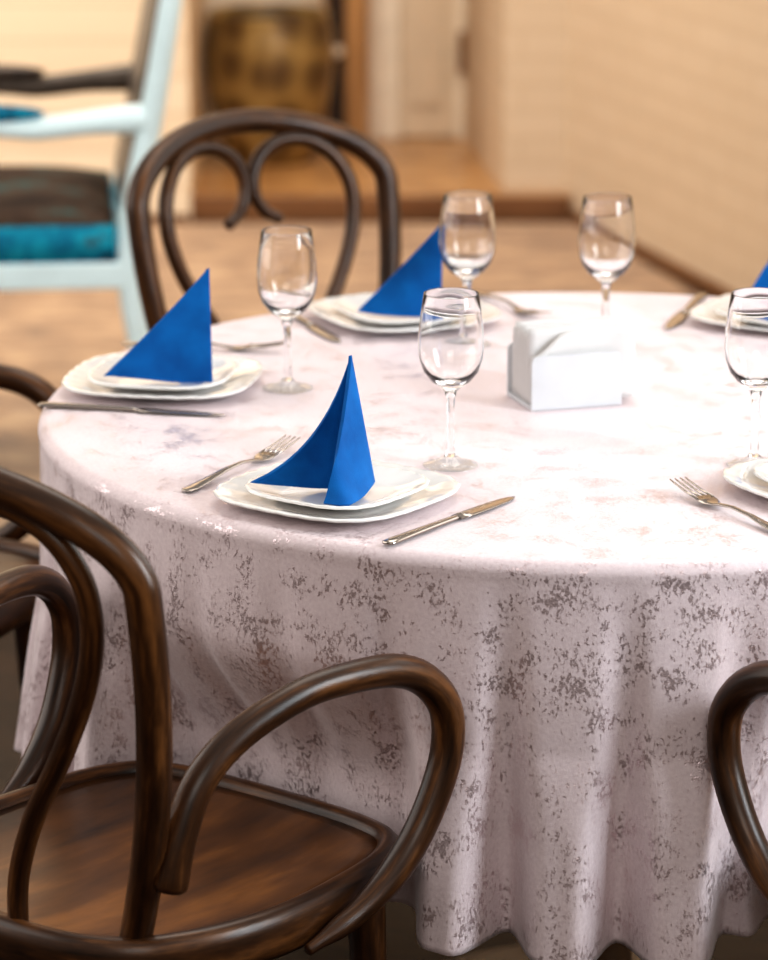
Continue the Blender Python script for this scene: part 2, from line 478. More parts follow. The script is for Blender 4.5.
# ---------------------------------------------------------------- round table and its cloth
TX, TY = 0.236, 3.57
t = thing('round_table', 'round table hidden under the pinkish white cloth', 'table', (TX, TY, 0))
bm = bmesh.new(); lathe(bm, [(0, 0.722), (0.585, 0.722), (0.598, 0.727), (0.600, 0.735), (0.598, 0.743), (0.590, 0.7465), (0, 0.7465)], 96)
obj('tabletop', bm, M['tablewood'], t)
bm = bmesh.new(); lathe(bm, [(0, 0.03), (0.07, 0.03), (0.05, 0.08), (0.042, 0.3), (0.05, 0.6), (0.09, 0.70), (0.12, 0.722), (0, 0.722)], 40)
obj('pedestal', bm, M['tablewood'], t)
bm = bmesh.new(); lathe(bm, [(0, 0), (0.24, 0), (0.245, 0.012), (0.20, 0.028), (0.07, 0.034), (0, 0.034)], 48)
obj('base', bm, M['tablewood'], t)

CH_NEAR = (-0.327, 2.854, R(51.7))
a_r, r_r = R(-61.2), 0.914
CH_RIGHT = (TX + r_r * math.cos(a_r), TY + r_r * math.sin(a_r), a_r + PI - R(2))
a_l, r_l = R(160.5), 1.075
CH_LEFT = (TX + r_l * math.cos(a_l), TY + r_l * math.sin(a_l), a_l + PI)
CH_REAR = (-0.130, 4.509, R(-55))

def cloth():
    bm = bmesh.new()
    NA = 900
    HEM = 0.362
    prof = []
    for i in range(0, 25): prof.append(('top', 0.600 * i / 24))
    for i in range(1, 7): prof.append(('edge', i / 6))
    for i in range(1, 61): prof.append(('drop', i / 60))
    press = []
    for (cx, cy, ph) in (CH_NEAR, CH_RIGHT, CH_REAR, CH_LEFT):
        al = math.atan2(cy - TY, cx - TX); dist = math.hypot(cx - TX, cy - TY)
        press.append((al, dist - 0.385))
    rings = []
    for kind, q in prof:
        ring = []
        for k in range(NA):
            al = 2 * PI * k / NA
            deg = math.degrees(al)
            if kind == 'top':
                r, z = q, 0.75 + 0.0004 * math.sin(7 * al + q * 20) * (q / 0.6)
            elif kind == 'edge':
                r, z = 0.600 + 0.014 * math.sin(q * PI / 2), 0.75 - 0.014 * (1 - math.cos(q * PI / 2))
            else:
                s = q
                near = math.exp(-(((deg - 264 + 180) % 360 - 180) / 26) ** 2)
                warp = (1 - near) * (0.9 * math.sin(3 * al + 1.0) + 0.6 * math.sin(5 * al + 2.2) + 0.5 * math.sin(11 * al))
                ph = 34 * (al - R(-96.2)) + warp
                amp = 0.034 * (0.75 + 0.25 * near + 0.25 * (1 - near) * math.sin(4 * al + 0.7))
                F = 1.05 * (math.cos(ph) - 0.30 * math.cos(2 * ph) + 0.10 * math.sin(2 * ph))
                F2 = 0.35 * math.sin(17 * al + 1.3 + 2 * s)
                r = 0.613 + 0.010 * s * s + amp * (0.40 * s ** 2.2 + 0.60 * s) * (F if F < 0 else F * sstep(-0.1, 0.7, s)) + 0.005 * s * F2
                z = 0.736 - (0.736 - HEM) * s + 0.004 * s * math.sin(9 * al)
                cap = 0.6175 + max(0.0, 0.56 - z) * 0.22
                if r > cap - 0.006: r = cap - 0.006 + 0.006 * math.tanh((r - cap + 0.006) / 0.006)
                for (pa, pd) in press:
                    dl = (al - pa + PI) % (2 * PI) - PI
                    if abs(dl) < R(45):
                        lim = pd / math.cos(dl)
                        wgt = 1 - sstep(0.48, 0.64, z)
                        wgt *= 1 - sstep(0.13, 0.20, abs(pd * math.tan(dl)))
                        room = r - lim
                        if room > -0.03:
                            # smooth minimum
                            kk = 0.03
                            h = max(0, min(1, 0.5 + 0.5 * (lim - r) / kk))
                            rs = lim * (1 - h) + r * h - kk * h * (1 - h) * 0.6
                            r = r + (min(r, rs + 0.010 * F * amp / 0.034 * 0.5) - r) * wgt
            ring.append((r * math.cos(al), r * math.sin(al), z))
        rings.append(ring)
    V = []
    c = bm.verts.new((0, 0, 0.75))
    for ring in rings[1:]:
        V.append([bm.verts.new(p) for p in ring])
    for k in range(NA): bm.faces.new((c, V[0][k], V[0][(k + 1) % NA]))
    for A, B in zip(V, V[1:]):
        for k in range(NA):
            k2 = (k + 1) % NA
            bm.faces.new((A[k], B[k], B[k2], A[k2]))
    o = obj('tablecloth', bm, M['damask'])
    o.location = (TX, TY, 0)
    md = o.modifiers.new('thick', 'SOLIDIFY'); md.thickness = 0.0012; md.offset = -1
    return tag(o, 'pinkish white foil-flecked tablecloth hanging in folds over the round table', 'tablecloth')
cloth()

# ---------------------------------------------------------------- bentwood armchair
A_, ZS, TOPZ, KK, LEAN, CURV = 0.205, 0.803, 0.900, 0.585, 0.166, 0.046
SEATZ = 0.464
def back_y(x, z):
    y = -LEAN * max(0.0, z - 0.45)
    if z > 0.5:
        y -= CURV * max(0.0, 1 - (x / A_) ** 2) * sstep(0.45, 0.80, z)
    return y
def hoop_pts():
    pts = []
    zz = [0.425 + (ZS - 0.425) * i / 9 for i in range(9)]
    for z in zz: pts.append((A_ - KK * (ZS - z) ** 2, 0, z))
    for i in range(0, 25):
        t_ = PI * i / 24
        pts.append((A_ * math.cos(t_), 0, ZS + (TOPZ - ZS) * math.sin(t_)))
    for z in reversed(zz): pts.append((-(A_ - KK * (ZS - z) ** 2), 0, z))
    out = []
    for x, _, z in pts:
        yb = -LEAN * (z - 0.45)
        if z > ZS - 1e-6: yb -= CURV * (1 - (x / A_) ** 2)
        out.append((x, yb, z))
    return out
def seat_outline(n=4):
    half = [(0.0, -0.062), (0.06, -0.060), (0.11, -0.050), (0.158, -0.020), (0.187, 0.026), (0.204, 0.075), (0.213, 0.135), (0.210, 0.213), (0.198, 0.290), (0.168, 0.342), (0.115, 0.361), (0.05, 0.366), (0.0, 0.367)]
    full = half + [(-x, y) for x, y in half[-2:0:-1]]
    return [(p.x, p.y) for p in catmull([(x, y, 0) for x, y in full], n, True)]
def inset(poly, d):
    n = len(poly); out = []
    for i in range(n):
        p0, p1, p2 = Vector(poly[i - 1]), Vector(poly[i]), Vector(poly[(i + 1) % n])
        tg = (p2 - p0).normalized()
        nm = Vector((-tg.y, tg.x))      # inward for a counter-clockwise outline
        out.append((p1.x + nm.x * d, p1.y + nm.y * d))
    return out

def make_chair():
    c = thing('bentwood_armchair', 'x', 'chair')
    # seat panel, slightly dished
    out = seat_outline()
    bm = bmesh.new()
    e = inset(out, 0.024)
    cx, cy = 0.0, 0.15
    rings = []
    for q, z in ((1.0, SEATZ - 0.0085), (0.93, SEATZ - 0.0095), (0.8, SEATZ - 0.0125), (0.6, SEATZ - 0.0155), (0.35, SEATZ - 0.0165), (0.12, SEATZ - 0.017)):
        rings.append([bm.verts.new((cx + (x - cx) * q, cy + (y - cy) * q, z)) for x, y in e])
    for A, B in zip(rings, rings[1:]):
        for k in range(len(A)):
            bm.faces.new((A[k], A[(k + 1) % len(A)], B[(k + 1) % len(A)], B[k]))
    bm.faces.new(rings[-1])
    lo = [bm.verts.new((x, y, SEATZ - 0.032)) for x, y in e]
    for k in range(len(lo)): bm.faces.new((rings[0][k], lo[k], lo[(k + 1) % len(lo)], rings[0][(k + 1) % len(lo)]))
    bm.faces.new(lo)
    obj('seat', bm, M['seat'], c)
    # raised bent rim round the seat
    bm = bmesh.new(); uvl = bm.loops.layers.uv.verify()
    prof = [(0.008, -0.047), (0.002, -0.040), (0.0, -0.028), (0.0005, -0.014), (0.003, -0.006), (0.008, -0.001), (0.014, 0.0005), (0.019, -0.001), (0.023, -0.005), (0.025, -0.010), (0.025, -0.044), (0.018, -0.048)]
    rings = []
    for d, z in prof: rings.append([bm.verts.new((x, y, SEATZ + z)) for x, y in inset(out, d)])
    n = len(out)
    Ls = [0.0]
    for i in range(n): Ls.append(Ls[-1] + (Vector(out[(i + 1) % n]) - Vector(out[i])).length)
    m_ = len(prof)
    for j in range(m_):
        A, B = rings[j], rings[(j + 1) % m_]
        for k in range(n):
            f = bm.faces.new((A[k], A[(k + 1) % n], B[(k + 1) % n], B[k]))
            for lp, uv in zip(f.loops, ((j / m_, Ls[k]), (j / m_, Ls[k + 1]), ((j + 1) / m_, Ls[k + 1]), ((j + 1) / m_, Ls[k]))): lp[uvl].uv = uv
    obj('seat_rim', bm, M['bent'], c)
    # back hoop
    bm = bmesh.new(); sweep(bm, hoop_pts(), [(0, 0.0150), (0.2, 0.0158), (0.5, 0.0172), (0.8, 0.0158), (1, 0.0150)], 20, sub=4)
    obj('back_frame', bm, M['bent'], c)
    # the two curled scrolls inside the hoop
    sp = [(0.028, 0.440), (0.030, 0.500), (0.054, 0.565), (0.093, 0.632), (0.130, 0.695), (0.149, 0.745), (0.154, 0.785), (0.148, 0.818), (0.128, 0.850), (0.094, 0.870), (0.056, 0.870), (0.024, 0.853), (0.008, 0.825), (0.009, 0.796), (0.022, 0.776), (0.042, 0.764)]
    for s in (1, -1):
        bm = bmesh.new()
        sweep(bm, [(s * x, back_y(x, z) + 0.006 - 0.046 * (1 - sstep(0.44, 0.66, z)), z) for x, z in sp], [(0, 0.0095), (0.3, 0.0105), (0.8, 0.0108), (1, 0.0085)], 14, sub=5)
        obj('back_scroll', bm, M['bent'], c)
    # looped arms
    ar = [(0.181, -0.004, 0.520), (0.183, 0.008, 0.565), (0.187, 0.031, 0.609), (0.195, 0.075, 0.641), (0.209, 0.142, 0.663), (0.221, 0.198, 0.667), (0.231, 0.251, 0.662), (0.238, 0.287, 0.645), (0.243, 0.311, 0.615), (0.244, 0.315, 0.580), (0.242, 0.305, 0.543), (0.237, 0.281, 0.499), (0.232, 0.245, 0.463), (0.2265, 0.198, 0.438), (0.219, 0.140, 0.421)]
    for s in (1, -1):
        bm = bmesh.new()
        sweep(bm, [(s * x, y, z) for x, y, z in ar], [(0, 0.0158), (0.3, 0.0145), (0.55, 0.0162), (0.8, 0.0150), (0.93, 0.0110), (1, 0.0055)], 18, sub=5)
        obj('armrest', bm, M['bent'], c)
    # legs
    for s in (1, -1):
        bm = bmesh.new()
        sweep(bm, [(s * 0.163, 0.292, 0.415), (s * 0.165, 0.298, 0.30), (s * 0.170, 0.306, 0.15), (s * 0.178, 0.318, 0.004)], [(0, 0.019), (0.25, 0.0175), (1, 0.0125)], 16, sub=5)
        obj('leg', bm, M['bent'], c)
    for s in (1, -1):
        bm = bmesh.new()
        x0 = A_ - KK * (ZS - 0.425) ** 2
        sweep(bm, [(s * x0, 0.0042, 0.425), (s * (x0 + 0.002), 0.0, 0.35), (s * (x0 + 0.008), -0.025, 0.18), (s * (x0 + 0.016), -0.07, 0.004)], [(0, 0.0150), (0.5, 0.0145), (1, 0.0125)], 16, sub=5)
        obj('leg', bm, M['bent'], c)
    # hoop stretcher under the seat
    bm = bmesh.new()
    sweep(bm, [(0.152 * math.cos(2 * PI * k / 24), 0.148 + 0.150 * math.sin(2 * PI * k / 24), 0.27) for k in range(24)], 0.0095, 12, closed=True, sub=4)
    obj('stretcher', bm, M['bent'], c)
    return c
chair = make_chair()
grp = 'bentwood armchairs round the table'
def place(o, x, y, phi): o.location = (x, y, 0); o.rotation_euler = (0, 0, phi - PI / 2)
place(chair, *CH_NEAR)
chair['label'] = 'brown bentwood armchair whose whole seat shows, nearest to the camera'
chair['group'] = grp
dup(chair, 'bentwood armchair behind the table with its heart-shaped back scrolls facing us', (CH_REAR[0], CH_REAR[1], 0), CH_REAR[2] - PI / 2, grp)
dup(chair, 'bentwood armchair at the right edge, only its looped arm before the cloth', (CH_RIGHT[0], CH_RIGHT[1], 0), CH_RIGHT[2] - PI / 2, grp)
dup(chair, 'bentwood armchair at the left edge, arm showing beyond the plate with the knife', (CH_LEFT[0], CH_LEFT[1], 0), CH_LEFT[2] - PI / 2, grp)

# ---------------------------------------------------------------- tableware
TZ = 0.7508
def plate_mesh(a, n=3.2, seg=112, wav=0.0012):
    prof = [(0, 0.0012), (0.52, 0.0012), (0.55, 0.0), (0.59, 0.0), (0.62, 0.0016), (0.80, 0.0055), (0.985, 0.0105), (1.0, 0.0115), (1.0, 0.0130), (0.985, 0.0138), (0.95, 0.0134), (0.80, 0.0086), (0.66, 0.0050), (0.60, 0.0042), (0, 0.0040)]
    bm = bmesh.new(); rings = []
    for q, z in prof:
        if q == 0: rings.append([bm.verts.new((0, 0, z))]); continue
        ring = []
        for k in range(seg):
            th = 2 * PI * k / seg
            rho = (abs(math.cos(th)) ** n + abs(math.sin(th)) ** n) ** (-1 / n)
            w = wav * math.sin(th * 28) * sstep(0.75, 1.0, q)
            rr_ = a * q * (1 + (rho - 1) * sstep(0.3, 0.7, q)) + w * 0.5
            ring.append(bm.verts.new((rr_ * math.cos(th), rr_ * math.sin(th), z + w * 0.35)))
        rings.append(ring)
    for A, B in zip(rings, rings[1:]):
        for k in range(seg):
            k2 = (k + 1) % seg
            if len(A) == 1: bm.faces.new((A[0], B[k], B[k2]))
            elif len(B) == 1: bm.faces.new((A[k], A[k2], B[0]))
            else: bm.faces.new((A[k], A[k2], B[k2], B[k]))
    return bm
PL = [(-0.046, 3.172, 'in front, nearest the camera', 'front'), (-0.248, 3.657, 'at the left rim of the table', 'left'), (0.025, 4.002, 'at the back beside the rear chair', 'back'),
      (0.492, 3.995, 'cut off by the right edge, farther one', 'far right'), (0.458, 3.205, 'cut off by the right edge beside the fork', 'near right')]
big0 = small0 = None
DL = ['white square dinner plate under the front setting nearest the camera', 'white square dinner plate at the left rim of the table above a lone knife',
      'white square dinner plate near the rear chair under a napkin', 'white square dinner plate at the far right behind a wine glass', 'white square dinner plate at the right edge next to the fork on bare cloth']
SL = ['small white plate carrying the blue napkin nearest the camera', 'small white plate carrying the blue napkin at the left rim', 'small white plate carrying the blue napkin by the rear chair',
      'small white plate under the blue napkin cut by the right edge', 'small empty white plate at the right edge near the fork']
for i, (x, y, _, _) in enumerate(PL):
    rz = math.atan2(y - TY, x - TX)
    if i == 0:
        big0 = obj('dinner_plate', plate_mesh(0.107), M['china']); small0 = obj('side_plate', plate_mesh(0.080), M['china'])
        b_, s_ = big0, small0
    else:
        b_ = big0.copy(); col.objects.link(b_); s_ = small0.copy(); col.objects.link(s_)
    b_.location = (x, y, TZ); b_.rotation_euler = (0, 0, rz)
    s_.location = (x, y, TZ + 0.0046); s_.rotation_euler = (0, 0, rz)
    tag(b_, DL[i], 'plate', 'dinner plates'); tag(s_, SL[i], 'plate', 'side plates')

def lathe_obj(name, prof, mat, parent=None, n=64):
    bm = bmesh.new(); lathe(bm, [(r, z * 0.973) for r, z in prof], n)
    return obj(name, bm, mat, parent)
g0 = thing('wine_glass', 'x', 'wine glass')
lathe_obj('bowl', [(0, 0.0795), (0.0062, 0.080), (0.0115, 0.0855), (0.0205, 0.092), (0.0280, 0.102), (0.0322, 0.115), (0.0336, 0.128), (0.0330, 0.145), (0.0309, 0.165), (0.0282, 0.1842), (0.0280, 0.1850),
    (0.0273, 0.1850), (0.0271, 0.1842), (0.0299, 0.165), (0.0321, 0.145), (0.0327, 0.128), (0.0312, 0.116), (0.0268, 0.104), (0.0185, 0.0955), (0.009, 0.0915), (0, 0.0905)], M['glass'], g0)
lathe_obj('stem', [(0, 0.0105), (0.0064, 0.0105), (0.0046, 0.016), (0.0040, 0.030), (0.0039, 0.055), (0.0044, 0.072), (0.0060, 0.0792), (0, 0.0792)], M['glass'], g0, 32)
lathe_obj('foot', [(0, 0.0), (0.0265, 0.0), (0.0284, 0.0006), (0.0284, 0.0016), (0.022, 0.0034), (0.012, 0.0062), (0.0068, 0.0100), (0, 0.0102)], M['thinglass'], g0)
GL = [(0.068, 3.307, 'empty wine glass beside the front plate, left of the napkin holder'), (-0.108, 3.644, 'empty wine glass between the left plate and the rear chair back'),
      (0.098, 3.867, 'empty wine glass in front of the blue napkin by the rear chair'), (0.261, 3.850, 'empty wine glass standing alone behind the napkin holder'),
      (0.379, 3.307, 'empty wine glass at the right edge above the near right plate')]
for i, (x, y, lab) in enumerate(GL):
    o = g0 if i == 0 else dup(g0, lab, (x, y, TZ), 0)
    o.location = (x, y, TZ)
    tag(o, lab, 'wine glass', 'wine glasses on the table')

# cutlery, built along +X with the tip at X = 0 and the handle end at X = length
def ribbon(bm, st, n=10):
    """st: list of (x, half_width, half_thickness, z). A rounded strip."""
    rings = []
    for x, w, h, z in st:
        rings.append([bm.verts.new((x, w * math.cos(2 * PI * k / n), z + h * math.sin(2 * PI * k / n))) for k in range(n)])
    for A, B in zip(rings, rings[1:]):
        for k in range(n): bm.faces.new((A[k], A[(k + 1) % n], B[(k + 1) % n], B[k]))
    bm.faces.new(rings[0]); bm.faces.new(rings[-1])
def knife():
    bm = bmesh.new()
    ribbon(bm, [(0.0, 0.0008, 0.0003, 0.0016), (0.006, 0.0040, 0.0006, 0.0017), (0.02, 0.0070, 0.0008, 0.0018), (0.05, 0.0088, 0.0010, 0.0020), (0.08, 0.0088, 0.0012, 0.0022), (0.098, 0.0075, 0.0016, 0.0024)], 12)
    k = obj('knife', bm, M['chrome'])
    bm = bmesh.new()
    ribbon(bm, [(0.096, 0.0048, 0.0020, 0.0024), (0.104, 0.0046, 0.0024, 0.0026), (0.13, 0.0050, 0.0025, 0.0027), (0.17, 0.0062, 0.0026, 0.0028), (0.20, 0.0072, 0.0026, 0.0028), (0.209, 0.0068, 0.0022, 0.0026), (0.212, 0.0045, 0.0012, 0.0024)], 14)
    obj('handle', bm, M['chrome'], k)
    return k
def fork():
    bm = bmesh.new()
    ribbon(bm, [(0.047, 0.0105, 0.0009, 0.0060), (0.055, 0.0112, 0.0010, 0.0042), (0.062, 0.0098, 0.0011, 0.0032), (0.070, 0.0060, 0.0013, 0.0034), (0.078, 0.0034, 0.0015, 0.0050), (0.10, 0.0030, 0.0016, 0.0075), (0.13, 0.0040, 0.0016, 0.0070), (0.165, 0.0062, 0.0016, 0.0038), (0.19, 0.0078, 0.0014, 0.0022), (0.2, 0.0068, 0.0012, 0.0020), (0.204, 0.0040, 0.0008, 0.0019)], 14)
    k = obj('fork', bm, M['chrome'])
    for yy in (-0.0089, -0.0030, 0.0030, 0.0089):
        bm = bmesh.new()
        ribbon(bm, [(0.0, 0.0007, 0.0005, 0.0130), (0.008, 0.0012, 0.0008, 0.0112), (0.03, 0.0017, 0.0009, 0.0072), (0.050, 0.0020, 0.0009, 0.0054)], 8)
        o = obj('tine', bm, M['chrome'], k); o.location = (0, yy, 0)
    return k
k0, f0 = knife(), fork()
def lay(src, first, tip, end, label, cat, group):
    dx, dy = end[0] - tip[0], end[1] - tip[1]
    rz = math.atan2(dy, dx)
    if first:
        src.location = (tip[0], tip[1], TZ); src.rotation_euler = (0, 0, rz); tag(src, label, cat, group); return src
    o = dup(src, label, (tip[0], tip[1], TZ), rz, group); o['category'] = cat
    return o
lay(k0, True, (0.129, 3.181), (0.004, 3.014), 'steel table knife lying right of the front plate', 'knife', 'table knives')
lay(k0, False, (-0.172, 3.514), (-0.366, 3.556), 'steel table knife below the left plate, pointing along the rim', 'knife', 'table knives')
lay(k0, False, (-0.052, 3.872), (-0.130, 4.067), 'steel table knife behind the left wine glass, tip towards us', 'knife', 'table knives')
lay(k0, False, (0.342, 3.943), (0.402, 4.138), 'steel table knife beside the far right plate, tip just showing', 'knife', 'table knives')
lay(f0, True, (-0.095, 3.376), (-0.206, 3.186), 'steel fork lying left of the front plate', 'fork', 'table forks')
lay(f0, False, (0.292, 3.208), (0.394, 3.012), 'steel fork on bare cloth at the right edge, tines pointing away', 'fork', 'table forks')
lay(f0, False, (0.196, 3.985), (0.112, 4.165), 'steel fork at the back rim right of the rear napkin', 'fork', 'table forks')
lay(f0, False, (-0.112, 3.822), (-0.300, 3.862), 'steel fork behind the left plate, mostly hidden by the napkin', 'fork', 'table forks')

# ---------------------------------------------------------------- folded blue napkins
def napkin(name, apex, spine, wings, label, thick=0.0035):
    """A triangle of cloth stood on edge: two wings meeting along an upright spine. wings: list of (base polyline to the tip, bulge)."""
    bm = bmesh.new()
    S, A = Vector(spine), Vector(apex)
    NB, NH = 22, 26
    for base, ctrl, bulge in wings:
        B = catmull([S] + [Vector(p) for p in base], 8)
        T = B[-1]
        Cq = A.lerp(T, 0.5) + Vector(ctrl)
        nrm = (T - S).cross(A - S).normalized()
        grid = []
        for j in range(NB + 1):
            q = j / NB
            fi = q * (len(B) - 1); i0 = min(int(fi), len(B) - 2)
            bpt = B[i0].lerp(B[i0 + 1], fi - i0)
            hpt = A * (1 - q) ** 2 + Cq * 2 * q * (1 - q) + T * q * q
            row = []
            for i in range(NH + 1):
                p = i / NH
                pt = bpt.lerp(hpt, p)
                pt = pt + nrm * bulge * math.sin(PI * q) * math.sin(PI * min(1, p * 0.9 + 0.1)) * (1 - 0.3 * q)
                row.append(bm.verts.new(pt))
            grid.append(row)
        for j in range(NB):
            for i in range(NH):
                bm.faces.new((grid[j][i], grid[j + 1][i], grid[j + 1][i + 1], grid[j][i + 1]))
    bmesh.ops.remove_doubles(bm, verts=bm.verts[:], dist=0.0006)
    o = obj(name, bm, M['blue'])
    md = o.modifiers.new('thick', 'SOLIDIFY'); md.thickness = thick; md.offset = 0
    bv = o.modifiers.new('soft', 'BEVEL'); bv.width = 0.0012; bv.segments = 2; bv.limit_method = 'ANGLE'; bv.angle_limit = R(50)
    return tag(o, label, 'napkin', 'folded blue napkins')
z0 = TZ + 0.0110
napkin('folded_napkin', (-0.033, 3.186, 0.894), (-0.010, 3.178, z0 + 0.006),
       [([(-0.055, 3.176, z0), (-0.100, 3.164, z0 + 0.006), (-0.131, 3.158, z0 + 0.011)], (0.022, 0.004, -0.036), 0.004),
        ([(-0.020, 3.132, z0 + 0.003), (-0.034, 3.098, z0 + 0.0045), (-0.058, 3.106, z0 + 0.004)], (0.006, -0.012, -0.004), 0.008)],
       'bright blue napkin folded into an open tent nearest the camera')
napkin('folded_napkin', (-0.194, 3.618, 0.893), (-0.192, 3.615, z0 + 0.003),
       [([(-0.23, 3.613, z0 + 0.003), (-0.27, 3.609, z0 + 0.008), (-0.311, 3.608, z0 + 0.012)], (0.002, -0.004, -0.004), 0.004),
        ([(-0.205, 3.66, z0 + 0.001), (-0.225, 3.695, z0 + 0.003), (-0.235, 3.712, z0 + 0.005)], (0, 0.004, 0), 0.003)],
       'royal blue napkin folded into a triangle on the left rim plate')
napkin('folded_napkin', (0.069, 3.942, 0.882), (0.068, 3.945, z0 + 0.007),
       [([(0.035, 3.940, z0 + 0.006), (0.0, 3.945, z0 + 0.007), (-0.033, 3.953, z0 + 0.010)], (0.0, -0.004, -0.002), 0.005),
        ([(0.064, 3.98, z0 + 0.002), (0.054, 4.02, z0 + 0.002), (0.046, 4.045, z0 + 0.004)], (0, 0.004, 0), 0.003)],
       'royal blue napkin folded into a triangle in front of the rear chair')
napkin('folded_napkin', (0.500, 3.958, 0.885), (0.505, 3.932, z0 + 0.004),
       [([(0.475, 3.928, z0 + 0.006), (0.455, 3.935, z0 + 0.008), (0.430, 3.955, z0 + 0.010)], (-0.006, 0.0, 0.004), 0.006),
        ([(0.525, 3.96, z0 + 0.002), (0.54, 3.99, z0 + 0.003), (0.55, 4.005, z0 + 0.006)], (0, 0.004, 0), 0.003)],
       'royal blue folded napkin cut off by the right edge behind a glass')

# ---------------------------------------------------------------- napkin holder with paper napkins
hd = thing('napkin_holder', 'white plastic napkin holder near the middle of the table', 'napkin holder', (0.211, 3.553, TZ), R(17.5))
def rounded_panel(bm, w, h, y0, y1, r=0.008):
    pts = [(-w / 2, 0), (w / 2, 0)]
    for k in range(7): t_ = PI / 2 * k / 6; pts.append((w / 2 - r + r * math.cos(t_), h - r + r * math.sin(t_)))
    for k in range(7): t_ = PI / 2 + PI / 2 * k / 6; pts.append((-w / 2 + r + r * math.cos(t_), h - r + r * math.sin(t_)))
    a_ = [bm.verts.new((x, y0, z)) for x, z in pts]; b_ = [bm.verts.new((x, y1, z)) for x, z in pts]
    bm.faces.new(a_); bm.faces.new(b_[::-1])
    for i in range(len(pts)): bm.faces.new((a_[i], a_[(i + 1) % len(pts)], b_[(i + 1) % len(pts)], b_[i]))
bm = bmesh.new(); rounded_panel(bm, 0.105, 0.060, 0.0, 0.003); obj('front_panel', bm, M['plastic'], hd, smooth=False)
bm = bmesh.new(); rounded_panel(bm, 0.105, 0.060, 0.078, 0.081); obj('back_panel', bm, M['plastic'], hd, smooth=False)
bm = bmesh.new(); box(bm, -0.0525, 0.0525, 0.003, 0.078, 0.0, 0.004); obj('base', bm, M['plastic'], hd, smooth=False)
n0 = None
NPK = 9
for i in range(NPK):
    bm = bmesh.new()
    f_ = i / (NPK - 1)
    y0 = 0.014 + 0.055 * f_
    W, Hh = 0.122, 0.079 + 0.004 * math.sin(i * 2.1)
    nx, nz = 14, 10
    gr = []
    for a_ in range(nx + 1):
        rowv = []
        for b_ in range(nz + 1):
            x = -0.050 + W * a_ / nx
            z = 0.0045 + Hh * b_ / nz
            y = y0 + 0.002 * math.sin(x * 60 + i) * (b_ / nz)
            if i == 0:      # the first sheet droops forward over the front panel at its left side
                y -= 0.0055 * sstep(0.5, 1, b_ / nz) * sstep(0.8, 0.1, a_ / nx)
                z -= 0.026 * sstep(0.35, 0.0, a_ / nx) * (b_ / nz)
            rowv.append(bm.verts.new((x, y, z)))
        gr.append(rowv)
    for a_ in range(nx):
        for b_ in range(nz): bm.faces.new((gr[a_][b_], gr[a_ + 1][b_], gr[a_ + 1][b_ + 1], gr[a_][b_ + 1]))
    o = obj('paper_napkin', bm, M['paper'])
    o.location = (0.211, 3.553, TZ); o.rotation_euler = (0, 0, R(17.5))
    md = o.modifiers.new('thick', 'SOLIDIFY'); md.thickness = 0.0035; md.offset = 0
    lab = 'front white paper napkin in the holder, its corner drooping' if i == 0 else ('rearmost white paper napkin standing in the holder' if i == NPK - 1 else 'white paper napkin in the stack between the first and last in the holder')
    tag(o, lab, 'paper napkin', 'paper napkins in the holder')

